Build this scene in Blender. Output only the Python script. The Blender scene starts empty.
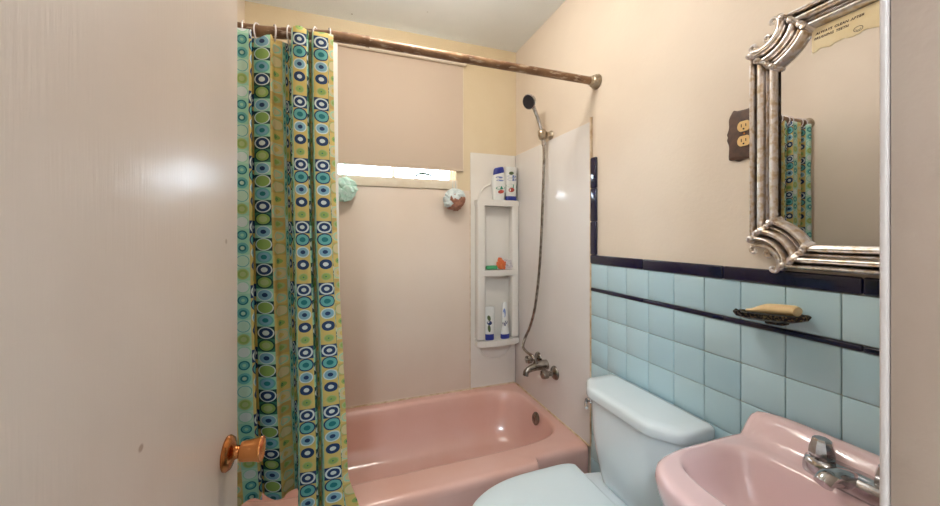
import bpy, bmesh, math, random
from mathutils import Vector, Matrix, noise
random.seed(7)
C = bpy.context.scene.collection
PI = math.pi
H = 1.32                       # eye height
XL, XR, YB, YF, ZC = -0.48, 1.083, 2.124, 0.176, 2.53
PANEL = 1.072                  # face of the shower panel on the right wall

# ------------------------------------------------------------------ materials
def s2l(c):
    return tuple((v/12.92 if v <= .04045 else ((v+.055)/1.055)**2.4) for v in c)
def rgb(r, g, b): return s2l((r/255, g/255, b/255)) + (1,)

def mat(name, col, rough=.5, metal=0, noise_amt=0, noise_scale=8, col2=None, bump=0, bump_scale=60,
        coat=0, detail=4, lo=.35, hi=.65, spec=.5, sss=0):
    m = bpy.data.materials.new(name); m.use_nodes = True
    nt = m.node_tree; b = nt.nodes['Principled BSDF']
    b.inputs['Roughness'].default_value = rough
    b.inputs['Metallic'].default_value = metal
    b.inputs['Specular IOR Level'].default_value = spec
    if coat: b.inputs['Coat Weight'].default_value = coat; b.inputs['Coat Roughness'].default_value = .06
    if sss:
        b.inputs['Subsurface Weight'].default_value = sss; b.inputs['Subsurface Radius'].default_value = (.01,.01,.01)
    tc = nt.nodes.new('ShaderNodeTexCoord')
    n = nt.nodes.new('ShaderNodeTexNoise'); n.inputs['Scale'].default_value = noise_scale; n.inputs['Detail'].default_value = detail
    nt.links.new(tc.outputs['Object'], n.inputs['Vector'])
    r = nt.nodes.new('ShaderNodeValToRGB')
    c2 = col2 or tuple(v*(1-.12*max(noise_amt, .15)) for v in col[:3])+(1,)
    r.color_ramp.elements[0].position = lo; r.color_ramp.elements[1].position = hi
    r.color_ramp.elements[0].color = c2; r.color_ramp.elements[1].color = col
    nt.links.new(n.outputs['Fac'], r.inputs['Fac']); nt.links.new(r.outputs['Color'], b.inputs['Base Color'])
    if bump:
        n2 = nt.nodes.new('ShaderNodeTexNoise'); n2.inputs['Scale'].default_value = bump_scale; n2.inputs['Detail'].default_value = 3
        nt.links.new(tc.outputs['Object'], n2.inputs['Vector'])
        bp = nt.nodes.new('ShaderNodeBump'); bp.inputs['Strength'].default_value = bump; bp.inputs['Distance'].default_value = .004
        nt.links.new(n2.outputs['Fac'], bp.inputs['Height']); nt.links.new(bp.outputs['Normal'], b.inputs['Normal'])
    return m

def island_tile(name, colA, colB, rough):
    m = mat(name, colA, rough, bump=.12, bump_scale=26, coat=.3)
    nt = m.node_tree; b = nt.nodes['Principled BSDF']
    g = nt.nodes.new('ShaderNodeNewGeometry'); r = nt.nodes.new('ShaderNodeValToRGB')
    r.color_ramp.elements[0].color = colA; r.color_ramp.elements[1].color = colB
    nt.links.new(g.outputs['Random Per Island'], r.inputs['Fac']); nt.links.new(r.outputs['Color'], b.inputs['Base Color'])
    return m

M = {}
M['paint'] = mat('cream_wall_paint', rgb(230,216,199), .55, col2=rgb(225,210,193), noise_scale=3, bump=.15, bump_scale=90)
M['paint_back'] = mat('warm_lit_wall_paint', rgb(224,207,176), .55, col2=rgb(218,199,164), noise_scale=3, bump=.15, bump_scale=90)  # same cream wall, with warm lamplight put into the colour
M['ceil'] = mat('ceiling_paint', rgb(238,243,244), .8, col2=rgb(229,235,236), noise_scale=2.5, bump=.35, bump_scale=120)
M['doorp'] = mat('door_paint', rgb(216,202,192), .3, col2=rgb(211,196,185), noise_scale=4, spec=.5)
M['jamb'] = mat('jamb_paint', rgb(174,154,140), .6, col2=rgb(167,146,132), noise_scale=6, bump=.2, bump_scale=70)
M['panel'] = mat('shower_panel_white', rgb(233,230,228), .17, col2=rgb(227,222,219), noise_scale=2)
M['panel_back'] = mat('shower_panel_cream', rgb(233,218,204), .3, col2=rgb(227,210,194), noise_scale=1.6, detail=6)
M['caddy'] = mat('caddy_plastic', rgb(232,228,222), .25, col2=rgb(226,221,213), noise_scale=3)
M['caulk'] = mat('old_caulk', rgb(218,198,170), .6, col2=rgb(186,152,116), noise_scale=26, lo=.3, hi=.6)
M['tub'] = mat('pink_enamel', rgb(227,184,173), .16, col2=rgb(222,173,158), noise_scale=3, coat=.3)
M['sink'] = mat('pink_vitreous_china', rgb(235,206,208), .12, col2=rgb(232,201,203), noise_scale=3, coat=.4)
M['wc'] = mat('white_vitreous_china', rgb(226,237,243), .13, col2=rgb(222,234,240), noise_scale=3, coat=.4)
M['seat'] = mat('toilet_seat_plastic', rgb(224,238,245), .3, col2=rgb(220,235,242), noise_scale=3)
M['tile'] = island_tile('aqua_tile', rgb(178,211,224), rgb(192,221,231), .16)
M['grout'] = mat('tile_grout', rgb(176,184,182), .8, col2=rgb(160,163,158), noise_scale=30)
M['black'] = island_tile('black_tile', rgb(4,8,46), rgb(8,12,54), .12)
M['floor'] = mat('floor_tile', rgb(176,168,164), .4, col2=rgb(150,142,138), noise_scale=20)
M['chrome'] = mat('chrome', rgb(205,205,208), .12, 1, col2=rgb(170,168,170), noise_scale=30)
M['oldchrome'] = mat('tarnished_chrome', rgb(170,164,158), .25, 1, col2=rgb(118,108,98), noise_scale=45)
M['nickel'] = mat('brushed_nickel', rgb(190,178,160), .28, 1, col2=rgb(158,144,124), noise_scale=40)
M['brass'] = mat('antique_brass', rgb(205,140,84), .2, 1, col2=rgb(160,98,56), noise_scale=30)
M['amber'] = mat('amber_brass_knob', rgb(226,158,98), .16, 1, col2=rgb(198,128,72), noise_scale=24)
M['silver'] = mat('silver_leaf_frame', rgb(226,222,222), .32, 1, col2=rgb(204,186,162), noise_scale=75, detail=6, bump=.2, bump_scale=70, lo=.35, hi=.55)
M['groove_dark'] = mat('dark_bronze_groove', rgb(58,42,38), .5, .3, col2=rgb(98,70,52), noise_scale=30)  # dark brown for the low faces of the frame section
M['black_rub'] = mat('shower_face_black', rgb(18,18,30), .4)
M['rubber_green'] = mat('green_soap', rgb(72,160,108), .5)
M['orange'] = mat('orange_wrapper', rgb(222,128,70), .4, col2=rgb(214,92,48), noise_scale=60)
M['silverwrap'] = mat('pale_wrapper', rgb(214,205,208), .35, col2=rgb(178,172,178), noise_scale=70)
M['bottle'] = mat('bottle_white', rgb(232,234,232), .3)
M['cap'] = mat('bottle_cap_blue', rgb(38,50,140), .35)
M['lab_green'] = mat('label_green', rgb(46,150,122), .4)
M['lab_red'] = mat('label_red', rgb(198,88,70), .4, col2=rgb(150,60,62), noise_scale=120)
M['lab_blue'] = mat('label_blue', rgb(120,138,190), .4)
M['lab_navy'] = mat('label_navy', rgb(40,60,110), .4)
M['lab_olive'] = mat('label_olive', rgb(86,104,66), .4)
M['loofa_w'] = mat('mesh_white', rgb(226,236,236), .7, col2=rgb(196,210,212), noise_scale=60)
M['loofa_b'] = mat('mesh_brown', rgb(176,124,98), .7, col2=rgb(140,96,80), noise_scale=60)
M['loofa_m'] = mat('mesh_mint', rgb(214,242,234), .7, col2=rgb(184,230,216), noise_scale=60)
M['wood_plate'] = mat('dark_wood', rgb(92,66,52), .45, col2=rgb(66,46,38), noise_scale=40)
M['ivory'] = mat('ivory_plastic', rgb(226,190,128), .4)
M['slot'] = mat('dark_slot', rgb(40,28,20), .6)
M['paper'] = mat('cream_paper', rgb(244,229,192), .8, col2=rgb(237,219,176), noise_scale=30)
M['ink'] = mat('brown_ink', rgb(70,44,36), .8)
M['soap'] = mat('cream_soap', rgb(240,214,166), .45, col2=rgb(230,198,146), noise_scale=30, sss=.2)
M['dish'] = mat('black_gold_metal', rgb(150,128,92), .35, .9, col2=rgb(30,28,36), noise_scale=190, lo=.5, hi=.7)
M['ring'] = mat('ring_plastic', rgb(214,206,204), .25)
M['whitewood'] = mat('window_white', rgb(238,228,210), .45, col2=rgb(228,214,192), noise_scale=10)
M['shade'] = None
M['leafy'] = mat('leaf_green', rgb(36,54,42), .8, spec=.1)
M['trimp'] = mat('trim_paint', rgb(200,188,183), .5)
M['hallp'] = mat('hall_paint', rgb(226,220,214), .7)
M['liner'] = mat('liner_white', rgb(240,238,230), .5)
M['pipe'] = M['chrome']

def rod_mat():
    m = mat('rusty_brown_rod', rgb(152,118,86), .4, .2, col2=rgb(108,76,54), noise_scale=14, detail=8, bump=.3, bump_scale=60)
    nt = m.node_tree; b = nt.nodes['Principled BSDF']
    tc = nt.nodes.new('ShaderNodeTexCoord'); mp = nt.nodes.new('ShaderNodeMapping'); mp.inputs['Scale'].default_value = (14, 60, 60)
    n = nt.nodes.new('ShaderNodeTexNoise'); n.inputs['Scale'].default_value = 1.6; n.inputs['Detail'].default_value = 7
    r = nt.nodes.new('ShaderNodeValToRGB'); r.color_ramp.elements[0].position = .56; r.color_ramp.elements[1].position = .64
    mx = nt.nodes.new('ShaderNodeMix'); mx.data_type = 'RGBA'
    nt.links.new(tc.outputs['Object'], mp.inputs['Vector']); nt.links.new(mp.outputs['Vector'], n.inputs['Vector'])
    nt.links.new(n.outputs['Fac'], r.inputs['Fac']); nt.links.new(r.outputs['Color'], mx.inputs[0])
    src = b.inputs['Base Color'].links[0].from_socket
    nt.links.new(src, mx.inputs[6]); mx.inputs[7].default_value = rgb(186,164,142)
    nt.links.new(mx.outputs[2], b.inputs['Base Color'])
    return m
M['rod'] = rod_mat()

def specks(m, scale, size, col, amt):
    nt = m.node_tree; b = nt.nodes['Principled BSDF']
    tc = nt.nodes.new('ShaderNodeTexCoord'); v = nt.nodes.new('ShaderNodeTexVoronoi'); v.inputs['Scale'].default_value = scale
    nt.links.new(tc.outputs['Object'], v.inputs['Vector'])
    r = nt.nodes.new('ShaderNodeValToRGB'); r.color_ramp.elements[0].position = size; r.color_ramp.elements[1].position = size*1.6
    r.color_ramp.elements[0].color = col; r.color_ramp.elements[1].color = (1,1,1,1)
    mx = nt.nodes.new('ShaderNodeMix'); mx.data_type = 'RGBA'; mx.blend_type = 'MULTIPLY'; mx.inputs[0].default_value = amt
    src = b.inputs['Base Color'].links[0].from_socket
    nt.links.new(v.outputs['Distance'], r.inputs['Fac']); nt.links.new(src, mx.inputs[6]); nt.links.new(r.outputs['Color'], mx.inputs[7])
    nt.links.new(mx.outputs[2], b.inputs['Base Color'])
specks(M['ceil'], 9, .035, rgb(150,140,130), .7); specks(M['jamb'], 7, .03, rgb(150,120,104), .6)
def door_grain(m):
    nt = m.node_tree; b = nt.nodes['Principled BSDF']
    tc = nt.nodes.new('ShaderNodeTexCoord'); mp = nt.nodes.new('ShaderNodeMapping'); mp.inputs['Scale'].default_value = (1, 260, 14)
    n = nt.nodes.new('ShaderNodeTexNoise'); n.inputs['Scale'].default_value = 1; n.inputs['Detail'].default_value = 3
    bp = nt.nodes.new('ShaderNodeBump'); bp.inputs['Strength'].default_value = .17; bp.inputs['Distance'].default_value = .002
    nt.links.new(tc.outputs['Object'], mp.inputs['Vector']); nt.links.new(mp.outputs['Vector'], n.inputs['Vector'])
    nt.links.new(n.outputs['Fac'], bp.inputs['Height']); nt.links.new(bp.outputs['Normal'], b.inputs['Normal'])
    # small brown stain specks, fixed on the door
    v = nt.nodes.new('ShaderNodeTexVoronoi'); v.inputs['Scale'].default_value = 7.5
    nt.links.new(tc.outputs['Object'], v.inputs['Vector'])
    r = nt.nodes.new('ShaderNodeValToRGB'); r.color_ramp.elements[0].position = .03; r.color_ramp.elements[1].position = .045
    r.color_ramp.elements[0].color = rgb(170,138,110); r.color_ramp.elements[1].color = (1,1,1,1)
    mx = nt.nodes.new('ShaderNodeMix'); mx.data_type = 'RGBA'; mx.blend_type = 'MULTIPLY'; mx.inputs[0].default_value = .7
    src = b.inputs['Base Color'].links[0].from_socket
    nt.links.new(v.outputs['Distance'], r.inputs['Fac']); nt.links.new(src, mx.inputs[6]); nt.links.new(r.outputs['Color'], mx.inputs[7])
    nt.links.new(mx.outputs[2], b.inputs['Base Color'])
door_grain(M['doorp'])

def shade_mat():
    m = bpy.data.materials.new('roller_shade_fabric'); m.use_nodes = True; nt = m.node_tree; b = nt.nodes['Principled BSDF']
    b.inputs['Base Color'].default_value = rgb(206,187,168); b.inputs['Roughness'].default_value = .7
    t = nt.nodes.new('ShaderNodeBsdfTranslucent'); t.inputs['Color'].default_value = rgb(206,184,164)
    mx = nt.nodes.new('ShaderNodeMixShader'); mx.inputs[0].default_value = .03
    tc = nt.nodes.new('ShaderNodeTexCoord'); w = nt.nodes.new('ShaderNodeTexNoise'); w.inputs['Scale'].default_value = 300
    bp = nt.nodes.new('ShaderNodeBump'); bp.inputs['Strength'].default_value = .1; bp.inputs['Distance'].default_value = .001
    nt.links.new(tc.outputs['Object'], w.inputs['Vector']); nt.links.new(w.outputs['Fac'], bp.inputs['Height']); nt.links.new(bp.outputs['Normal'], b.inputs['Normal'])
    nt.links.new(b.outputs[0], mx.inputs[1]); nt.links.new(t.outputs[0], mx.inputs[2])
    nt.links.new(mx.outputs[0], nt.nodes['Material Output'].inputs['Surface'])
    return m
M['shade'] = shade_mat()

def thin_glass():
    m = bpy.data.materials.new('window_glass'); m.use_nodes = True; nt = m.node_tree
    tr = nt.nodes.new('ShaderNodeBsdfTransparent'); gl = nt.nodes.new('ShaderNodeBsdfGlossy'); gl.inputs['Roughness'].default_value = .02
    fr = nt.nodes.new('ShaderNodeFresnel'); fr.inputs['IOR'].default_value = 1.45
    mx = nt.nodes.new('ShaderNodeMixShader')
    nt.links.new(fr.outputs[0], mx.inputs[0]); nt.links.new(tr.outputs[0], mx.inputs[1]); nt.links.new(gl.outputs[0], mx.inputs[2])
    nt.links.new(mx.outputs[0], nt.nodes['Material Output'].inputs['Surface'])
    return m
M['glass'] = thin_glass()
M['mirror'] = mat('mirror_silver', (.62,.62,.63,1), .015, 1, col2=(.61,.61,.62,1))

def emis(name, col, st):
    m = bpy.data.materials.new(name); m.use_nodes = True; nt = m.node_tree
    e = nt.nodes.new('ShaderNodeEmission'); e.inputs['Color'].default_value = col; e.inputs['Strength'].default_value = st
    nt.links.new(e.outputs[0], nt.nodes['Material Output'].inputs['Surface'])
    return m

def curtain_mat():
    m = bpy.data.materials.new('retro_circle_fabric'); m.use_nodes = True; nt = m.node_tree; b = nt.nodes['Principled BSDF']
    N = nt.nodes.new; L = nt.links.new
    navy=rgb(34,66,112); teal=rgb(34,128,136); aqua=rgb(112,192,190); mint=rgb(172,224,200); white=rgb(228,238,236)
    yel=rgb(226,204,124); cream=rgb(228,214,166); lime=rgb(158,190,104); green=rgb(58,128,104); blue=rgb(140,190,210); dgreen=rgb(28,78,76)
    pale=rgb(204,232,214); soft=rgb(186,202,140); ochre=rgb(214,184,112)
    # bg, outer, mid, centre, radii
    A=[(navy,white,navy,white,.47,.35,.16),(yel,navy,aqua,teal,.50,.41,.20),(yel,white,blue,navy,.44,.36,.16),(yel,navy,navy,white,.40,.30,.17),(yel,soft,lime,green,.30,.24,.05)]
    B=[(ochre,soft,cream,cream,.46,.40,.1),(yel,lime,green,lime,.24,.12,.06),(cream,mint,cream,yel,.47,.41,.2),(ochre,soft,lime,lime,.30,.2,.1),(yel,cream,mint,cream,.42,.34,.25)]
    D=[(dgreen,white,navy,white,.48,.40,.20),(green,dgreen,lime,soft,.50,.40,.25),(mint,white,blue,navy,.46,.40,.17),(dgreen,white,lime,lime,.49,.42,.2),(mint,aqua,blue,teal,.46,.36,.18)]
    E=[(mint,aqua,teal,pale,.42,.26,.14),(pale,aqua,pale,pale,.46,.40,.2),(mint,soft,lime,soft,.42,.33,.2),(pale,mint,white,white,.46,.38,.2),(mint,teal,aqua,mint,.36,.26,.12)]
    tab = E + A + D + B
    uv = N('ShaderNodeUVMap'); uv.uv_map = 'UVMap'
    sx = N('ShaderNodeSeparateXYZ'); L(uv.outputs[0], sx.inputs[0])
    def mth(op, a, bb=None):
        n = N('ShaderNodeMath'); n.operation = op
        for i, v in enumerate((a, bb)):
            if v is None: continue
            if isinstance(v, (int, float)): n.inputs[i].default_value = v
            else: L(v, n.inputs[i])
        return n.outputs[0]
    fu = mth('FLOOR', sx.outputs[0])
    ci = mth('FLOORED_MODULO', fu, 4)
    vv = mth('ADD', sx.outputs[1], mth('MULTIPLY', mth('SUBTRACT', ci, 1), 1.63))
    ri = mth('FLOORED_MODULO', mth('FLOOR', vv), 5)
    idx = mth('DIVIDE', mth('ADD', mth('ADD', mth('MULTIPLY', ci, 5), ri), .5), 20)
    du = mth('SUBTRACT', mth('FRACT', sx.outputs[0]), .5); dv = mth('SUBTRACT', mth('FRACT', vv), .5)
    d = mth('SQRT', mth('ADD', mth('MULTIPLY', du, du), mth('MULTIPLY', dv, dv)))
    def ramp(cols):
        r = N('ShaderNodeValToRGB'); cr = r.color_ramp; cr.interpolation = 'CONSTANT'
        cr.elements[0].position = 0; cr.elements[0].color = cols[0]
        cr.elements[1].position = 1/20; cr.elements[1].color = cols[1]
        for k in range(2, 20):
            e = cr.elements.new(k/20); e.color = cols[k]
        L(idx, r.inputs[0]); return r.outputs[0]
    bg, c1, c2, c3 = (ramp([t[k] for t in tab]) for k in range(4))
    rad = ramp([(t[4], t[5], t[6], 1) for t in tab])
    sr = N('ShaderNodeSeparateColor'); L(rad, sr.inputs[0])
    cur = bg
    for k, c in enumerate((c1, c2, c3)):
        f = mth('LESS_THAN', d, sr.outputs[k])
        mx = N('ShaderNodeMix'); mx.data_type = 'RGBA'; L(f, mx.inputs[0]); L(cur, mx.inputs[6]); L(c, mx.inputs[7]); cur = mx.outputs[2]
    L(cur, b.inputs['Base Color']); b.inputs['Roughness'].default_value = .55
    t = N('ShaderNodeBsdfTranslucent'); L(cur, t.inputs['Color'])
    ms = N('ShaderNodeMixShader'); ms.inputs[0].default_value = .25
    L(b.outputs[0], ms.inputs[1]); L(t.outputs[0], ms.inputs[2]); L(ms.outputs[0], nt.nodes['Material Output'].inputs['Surface'])
    return m
M['curtain'] = curtain_mat()

# ------------------------------------------------------------------ mesh helpers (everything in world coordinates)
def nb(): return bmesh.new()

def add_box(bm, x0, x1, y0, y1, z0, z1, bev=0, seg=2):
    t = bmesh.new(); bmesh.ops.create_cube(t, size=1)
    for v in t.verts:
        v.co = Vector(((x0+x1)/2+v.co.x*(x1-x0), (y0+y1)/2+v.co.y*(y1-y0), (z0+z1)/2+v.co.z*(z1-z0)))
    if bev: bmesh.ops.bevel(t, geom=list(t.edges), offset=bev, segments=seg, profile=.5, affect='EDGES')
    merge(bm, t)

def merge(bm, t):
    me = bpy.data.meshes.new('tmp'); t.to_mesh(me); t.free(); bm.from_mesh(me); bpy.data.meshes.remove(me)

def add_loft(bm, rings, closed=True, cap0=True, cap1=True):
    vs = [[bm.verts.new(p) for p in r] for r in rings]
    n = len(rings[0])
    for a, b in zip(vs, vs[1:]):
        for i in range(n if closed else n-1):
            j = (i+1) % n
            try: bm.faces.new((a[i], a[j], b[j], b[i]))
            except ValueError: pass
    if cap0 and closed: bm.faces.new(vs[0][::-1])
    if cap1 and closed: bm.faces.new(vs[-1])
    return vs

def add_tube(bm, pts, r, n=12, r1=None, caps=True):
    pts = [Vector(p) for p in pts]; rings = []; N = len(pts)
    up = None
    for i, p in enumerate(pts):
        t = (pts[min(i+1, N-1)] - pts[max(i-1, 0)]).normalized()
        if up is None: up = t.orthogonal().normalized()
        up = (up - t*up.dot(t)).normalized()
        s = t.cross(up)
        if callable(r): rr = r(i/(N-1))
        else: rr = r if r1 is None else r+(r1-r)*i/(N-1)
        rings.append([p+(up*math.cos(2*PI*k/n)+s*math.sin(2*PI*k/n))*rr for k in range(n)])
    add_loft(bm, rings, True, caps, caps)

def smooth_path(pts, k=8):
    pts = [Vector(p) for p in pts]; out = []
    P = [2*pts[0]-pts[1]] + pts + [2*pts[-1]-pts[-2]]
    for i in range(1, len(P)-2):
        a, b, c, d = P[i-1], P[i], P[i+1], P[i+2]
        for j in range(k):
            t = j/k
            out.append(.5*((2*b)+(c-a)*t+(2*a-5*b+4*c-d)*t*t+(3*b-a-3*c+d)*t**3))
    out.append(pts[-1]); return out

def add_lathe(bm, base, axis, prof, n=28, sq=None):
    base = Vector(base); ax = Vector(axis).normalized(); u = ax.orthogonal().normalized(); w = ax.cross(u)
    rings = []
    for (r, h) in prof:
        rings.append([base+ax*h+(u*math.cos(2*PI*k/n)+w*math.sin(2*PI*k/n))*max(r, 1e-4)*(sq(2*PI*k/n) if sq else 1) for k in range(n)])
    add_loft(bm, rings)

def add_blob(bm, c, r, sub=3, amp=0, freq=30, sc=(1,1,1)):
    t = bmesh.new(); bmesh.ops.create_icosphere(t, subdivisions=sub, radius=1)
    c = Vector(c)
    for v in t.verts:
        d = v.co.normalized(); k = r*(1+amp*noise.noise(d*freq*.1+c*10))
        v.co = c+Vector((d.x*sc[0], d.y*sc[1], d.z*sc[2]))*k
    merge(bm, t)

def add_prism(bm, poly, fn, d0, d1):
    """poly: list of 2d points; fn(p, d) -> world point"""
    add_loft(bm, [[fn(p, d0) for p in poly], [fn(p, d1) for p in poly]])

origin = {}
def obj(name, bm, m, parent=None, loc=None, sharp=.65, smooth=True):
    bmesh.ops.recalc_face_normals(bm, faces=list(bm.faces))
    if parent is None:
        if loc is None:
            xs = [v.co for v in bm.verts]
            loc = Vector(((min(v.x for v in xs)+max(v.x for v in xs))/2, (min(v.y for v in xs)+max(v.y for v in xs))/2, min(v.z for v in xs)))
        W = Vector(loc)
    else:
        W = origin[parent.name]
    for v in bm.verts: v.co -= W
    if smooth:
        for f in bm.faces: f.smooth = True
        for e in bm.edges:
            if len(e.link_faces) == 2 and e.calc_face_angle(0) > sharp: e.smooth = False
    me = bpy.data.meshes.new(name); bm.to_mesh(me); bm.free()
    if isinstance(m, (list, tuple)):
        for mm in m: me.materials.append(mm)
    else: me.materials.append(m)
    o = bpy.data.objects.new(name, me); C.objects.link(o)
    if parent is None: o.location = W
    else: o.parent = parent
    origin[o.name] = W
    return o

def tag(o, label, cat, group=None):
    o['label'] = label; o['category'] = cat
    if group: o['group'] = group
    return o

def thing(name, label, cat, loc, group=None):
    o = bpy.data.objects.new(name, None); o.empty_display_size = .05; C.objects.link(o); o.location = loc
    origin[o.name] = Vector(loc); return tag(o, label, cat, group)

def struct(name, bm, m, parent=None, **k):
    o = obj(name, bm, m, parent, **k)
    if parent is None: o['kind'] = 'structure'
    return o

def box_struct(name, m, *a, parent=None, bev=0):
    b = nb(); add_box(b, *a, bev=bev); return struct(name, b, m, parent)

def selem(cx, cy, ax, ay, n, th):
    c, s = math.cos(th), math.sin(th)
    return cx+ax*math.copysign(abs(c)**(2/n), c), cy+ay*math.copysign(abs(s)**(2/n), s)

def sstep(a, b, x):
    t = min(1, max(0, (x-a)/(b-a))); return t*t*(3-2*t)

# ------------------------------------------------------------------ the room
fl = box_struct('floor', M['floor'], -1.5, 1.4, -1.6, YB+.1, -.08, 0)
box_struct('ceiling', M['ceil'], -1.5, 1.4, -1.6, YB+.14, ZC, ZC+.08)
# back wall with window opening
WX0, WX1, WZ0, WZ1 = -.14, .664, 1.652, 2.37
b = nb()
add_box(b, XL-.12, WX0, YB, YB+.12, 0, ZC); add_box(b, WX1, XR+.12, YB, YB+.12, 0, ZC)
add_box(b, WX0, WX1, YB, YB+.12, 0, WZ0); add_box(b, WX0, WX1, YB, YB+.12, WZ1, ZC)
wb = struct('wall_back', b, M['paint_back'])
wl = box_struct('wall_left', M['paint'], XL-.12, XL, YF-.12, YB, 0, ZC)
wr = box_struct('wall_right', M['paint'], XR, XR+.12, YF-.12, YB, 0, ZC)
# front wall with the doorway
DX0, DX1, DZ = -.266, .4685, 2.06
b = nb()
add_box(b, XL, DX0, YF-.12, YF, 0, ZC); add_box(b, DX0, DX1, YF-.12, YF, DZ, ZC)
add_box(b, DX1, XR, YF-.12, YF, 0, ZC)
struct('wall_front', b, M['paint'])
b = nb()
add_box(b, DX1-.003, DX1+.03, YF-.125, YF-.001, 0, DZ, bev=.002, seg=2)
add_box(b, DX0-.05, DX0-.001, YF-.125, YF, 0, DZ); add_box(b, DX0, DX1, YF-.125, YF+.004, DZ, DZ+.04)
struct('trim_5', b, M['jamb'])
b = nb(); add_box(b, DX1-.006, DX1+.06, YF-.0006, YF+.0049, 0, DZ+.05, bev=.002, seg=3)
struct('trim_6', b, M['trimp'])
# hall behind the camera
box_struct('wall_hall_left', M['hallp'], -1.3, -1.2, -1.5, YF-.12, 0, ZC)
box_struct('wall_hall_right', M['hallp'], 1.2, 1.3, -1.5, YF-.12, 0, ZC)
box_struct('wall_hall_back', M['hallp'], -1.3, 1.3, -1.6, -1.5, 0, ZC)
b = nb(); add_box(b, -1.2, XL-.12, YF-.16, YF-.12, 0, ZC)
struct('wall_hall_front', b, M['hallp'])

# tiles on the right wall
P = .1095
ycol = 1.247; zrow = 1.061
def tile_field(face, sgn, y_hi, y_lo, y_ref, parent):
    g = nb(); xg = face+sgn*.003
    add_box(g, min(face, xg), max(face, xg), y_lo, y_hi, 0, 1.186)
    go = struct('tile_grout', g, M['grout'], parent, smooth=False)
    t = nb()
    k0 = int(math.floor((y_ref-y_hi)/P))-1; k1 = int(math.ceil((y_ref-y_lo)/P))+1
    for k in range(k0, k1):
        ya, yb = y_ref-P*(k+1), y_ref-P*k
        ya, yb = max(ya, y_lo), min(yb, y_hi)
        if yb-ya < .015: continue
        zs = [(1.076, 1.186)] + [(max(zrow-P*(r+1), 0), zrow-P*r) for r in range(10)]
        for za, zb in zs:
            if zb-za < .015: continue
            a, bb = face+sgn*.0005, face+sgn*.0085
            add_box(t, min(a, bb), max(a, bb), ya+.0011, yb-.0011, za+.0011, zb-.0011, bev=.0022, seg=2)
    return struct('wall_tile', t, M['tile'], parent, sharp=1.2)
tile_field(XR, -1, 1.356, YF, ycol, wr)
tile_field(XL, 1, 1.30, YF, ycol, wl)
def band(name, face, sgn, y_lo, y_hi, z0, z1, depth, L):
    b = nb(); y = y_hi
    while y > y_lo+.005:
        y2 = max(y-L, y_lo); a, c = face, face+sgn*depth
        add_box(b, min(a, c), max(a, c), y2+.0006, y-.0006, z0, z1, bev=min(.005, (z1-z0)*.3), seg=3); y = y2
    return struct(name, b, M['black'], sharp=1.2)
band('trim_1', XR, -1, YF, 1.356, 1.187, 1.226, .013, .304)
band('trim_2', XR, -1, YF, 1.356, 1.0615, 1.0755, .012, .304)
b = nb(); z = 1.227
while z < 1.66:
    z2 = min(z+.152, 1.672); add_box(b, XR-.013, XR, 1.316, 1.3555, z+.0006, z2-.0006, bev=.005, seg=3); z = z2
struct('trim_3', b, M['black'], sharp=1.2)
band('trim_4', XL, 1, YF, 1.30, 1.187, 1.250, .013, .152)

# door leaf, open into the room, hinged on the left jamb
b = nb(); add_box(b, -.229, -.194, .185, .805, .012, 2.04, bev=.002)
door = struct('door_1', b, M['doorp'])
kc = Vector((-.194, .751, .925))
b = nb()
add_lathe(b, kc, (1,0,0), [(.0298,0),(.0303,.003),(.027,.008),(.020,.0105),(.014,.013),(.0115,.016),(.011,.020)], 36)
obj('rosette', b, M['brass'], door)
b = nb()
add_lathe(b, kc+Vector((.016,0,0)), (1,0,0), [(.010,0),(.010,.005),(.0165,.008),(.0178,.012),(.0192,.030),(.0212,.037),(.0222,.040),(.0212,.042),(.016,.039),(.0,.036)], 40,
          sq=lambda a: 1+.02*math.cos(8*a))
obj('knob', b, M['amber'], door)
b = nb(); add_box(b, -.2235, -.1995, .804, .8062, .895, .955); obj('latch_plate', b, M['brass'], door)
b = nb()
for z in (.25, 1.05, 1.8): add_tube(b, [(-.189, .183, z-.045), (-.189, .183, z+.045)], .006)
obj('hinge', b, M['brass'], door)

piv = Vector((-.194, .805, 0)); rot = Matrix.Rotation(-math.radians(4.6), 3, 'Z')
door.location = piv+rot@(door.location-piv); door.rotation_euler.z = -math.radians(4.6)

# window
b = nb()
fz = .03
add_box(b, WX0, WX0+.035, YB+.04, YB+.09, WZ0, WZ1); add_box(b, WX1-.03, WX1, YB+.04, YB+.09, WZ0, WZ1)
add_box(b, WX0, WX1, YB+.04, YB+.09, WZ0, WZ0+.012); add_box(b, WX0, WX1, YB+.04, YB+.09, WZ1-.035, WZ1)
win = struct('window_1', b, M['whitewood'], loc=(.27, YB+.06, WZ0))
b = nb(); add_box(b, .272, .297, YB+.045, YB+.085, WZ0+.01, WZ1-.03, bev=.003); obj('mullion', b, M['whitewood'], win)
for x0, x1 in ((WX0+.03, .275), (.295, WX1-.025)):
    b = nb(); add_box(b, x0, x1, YB+.062, YB+.066, WZ0+.008, WZ1-.03); obj('pane', b, M['glass'], win)
b = nb(); add_box(b, WX0-.03, WX1+.006, YB-.018, YB+.045, 1.598, WZ0+.004, bev=.004); obj('sill', b, M['whitewood'], win)
# leaf of a shrub outside
b = nb()
add_tube(b, smooth_path([(.425,2.225,1.654),(.430,2.222,1.684),(.455,2.216,1.704),(.49,2.212,1.704),(.53,2.208,1.690),(.54,2.206,1.655)]), lambda t: .0025+.006*math.sin(PI*min(1, t*1.02)), 10)
tag(obj('leaf', b, M['leafy']), 'curved grey-green leaf resting on the outer sill in the gap under the shade', 'leaf')

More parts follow.
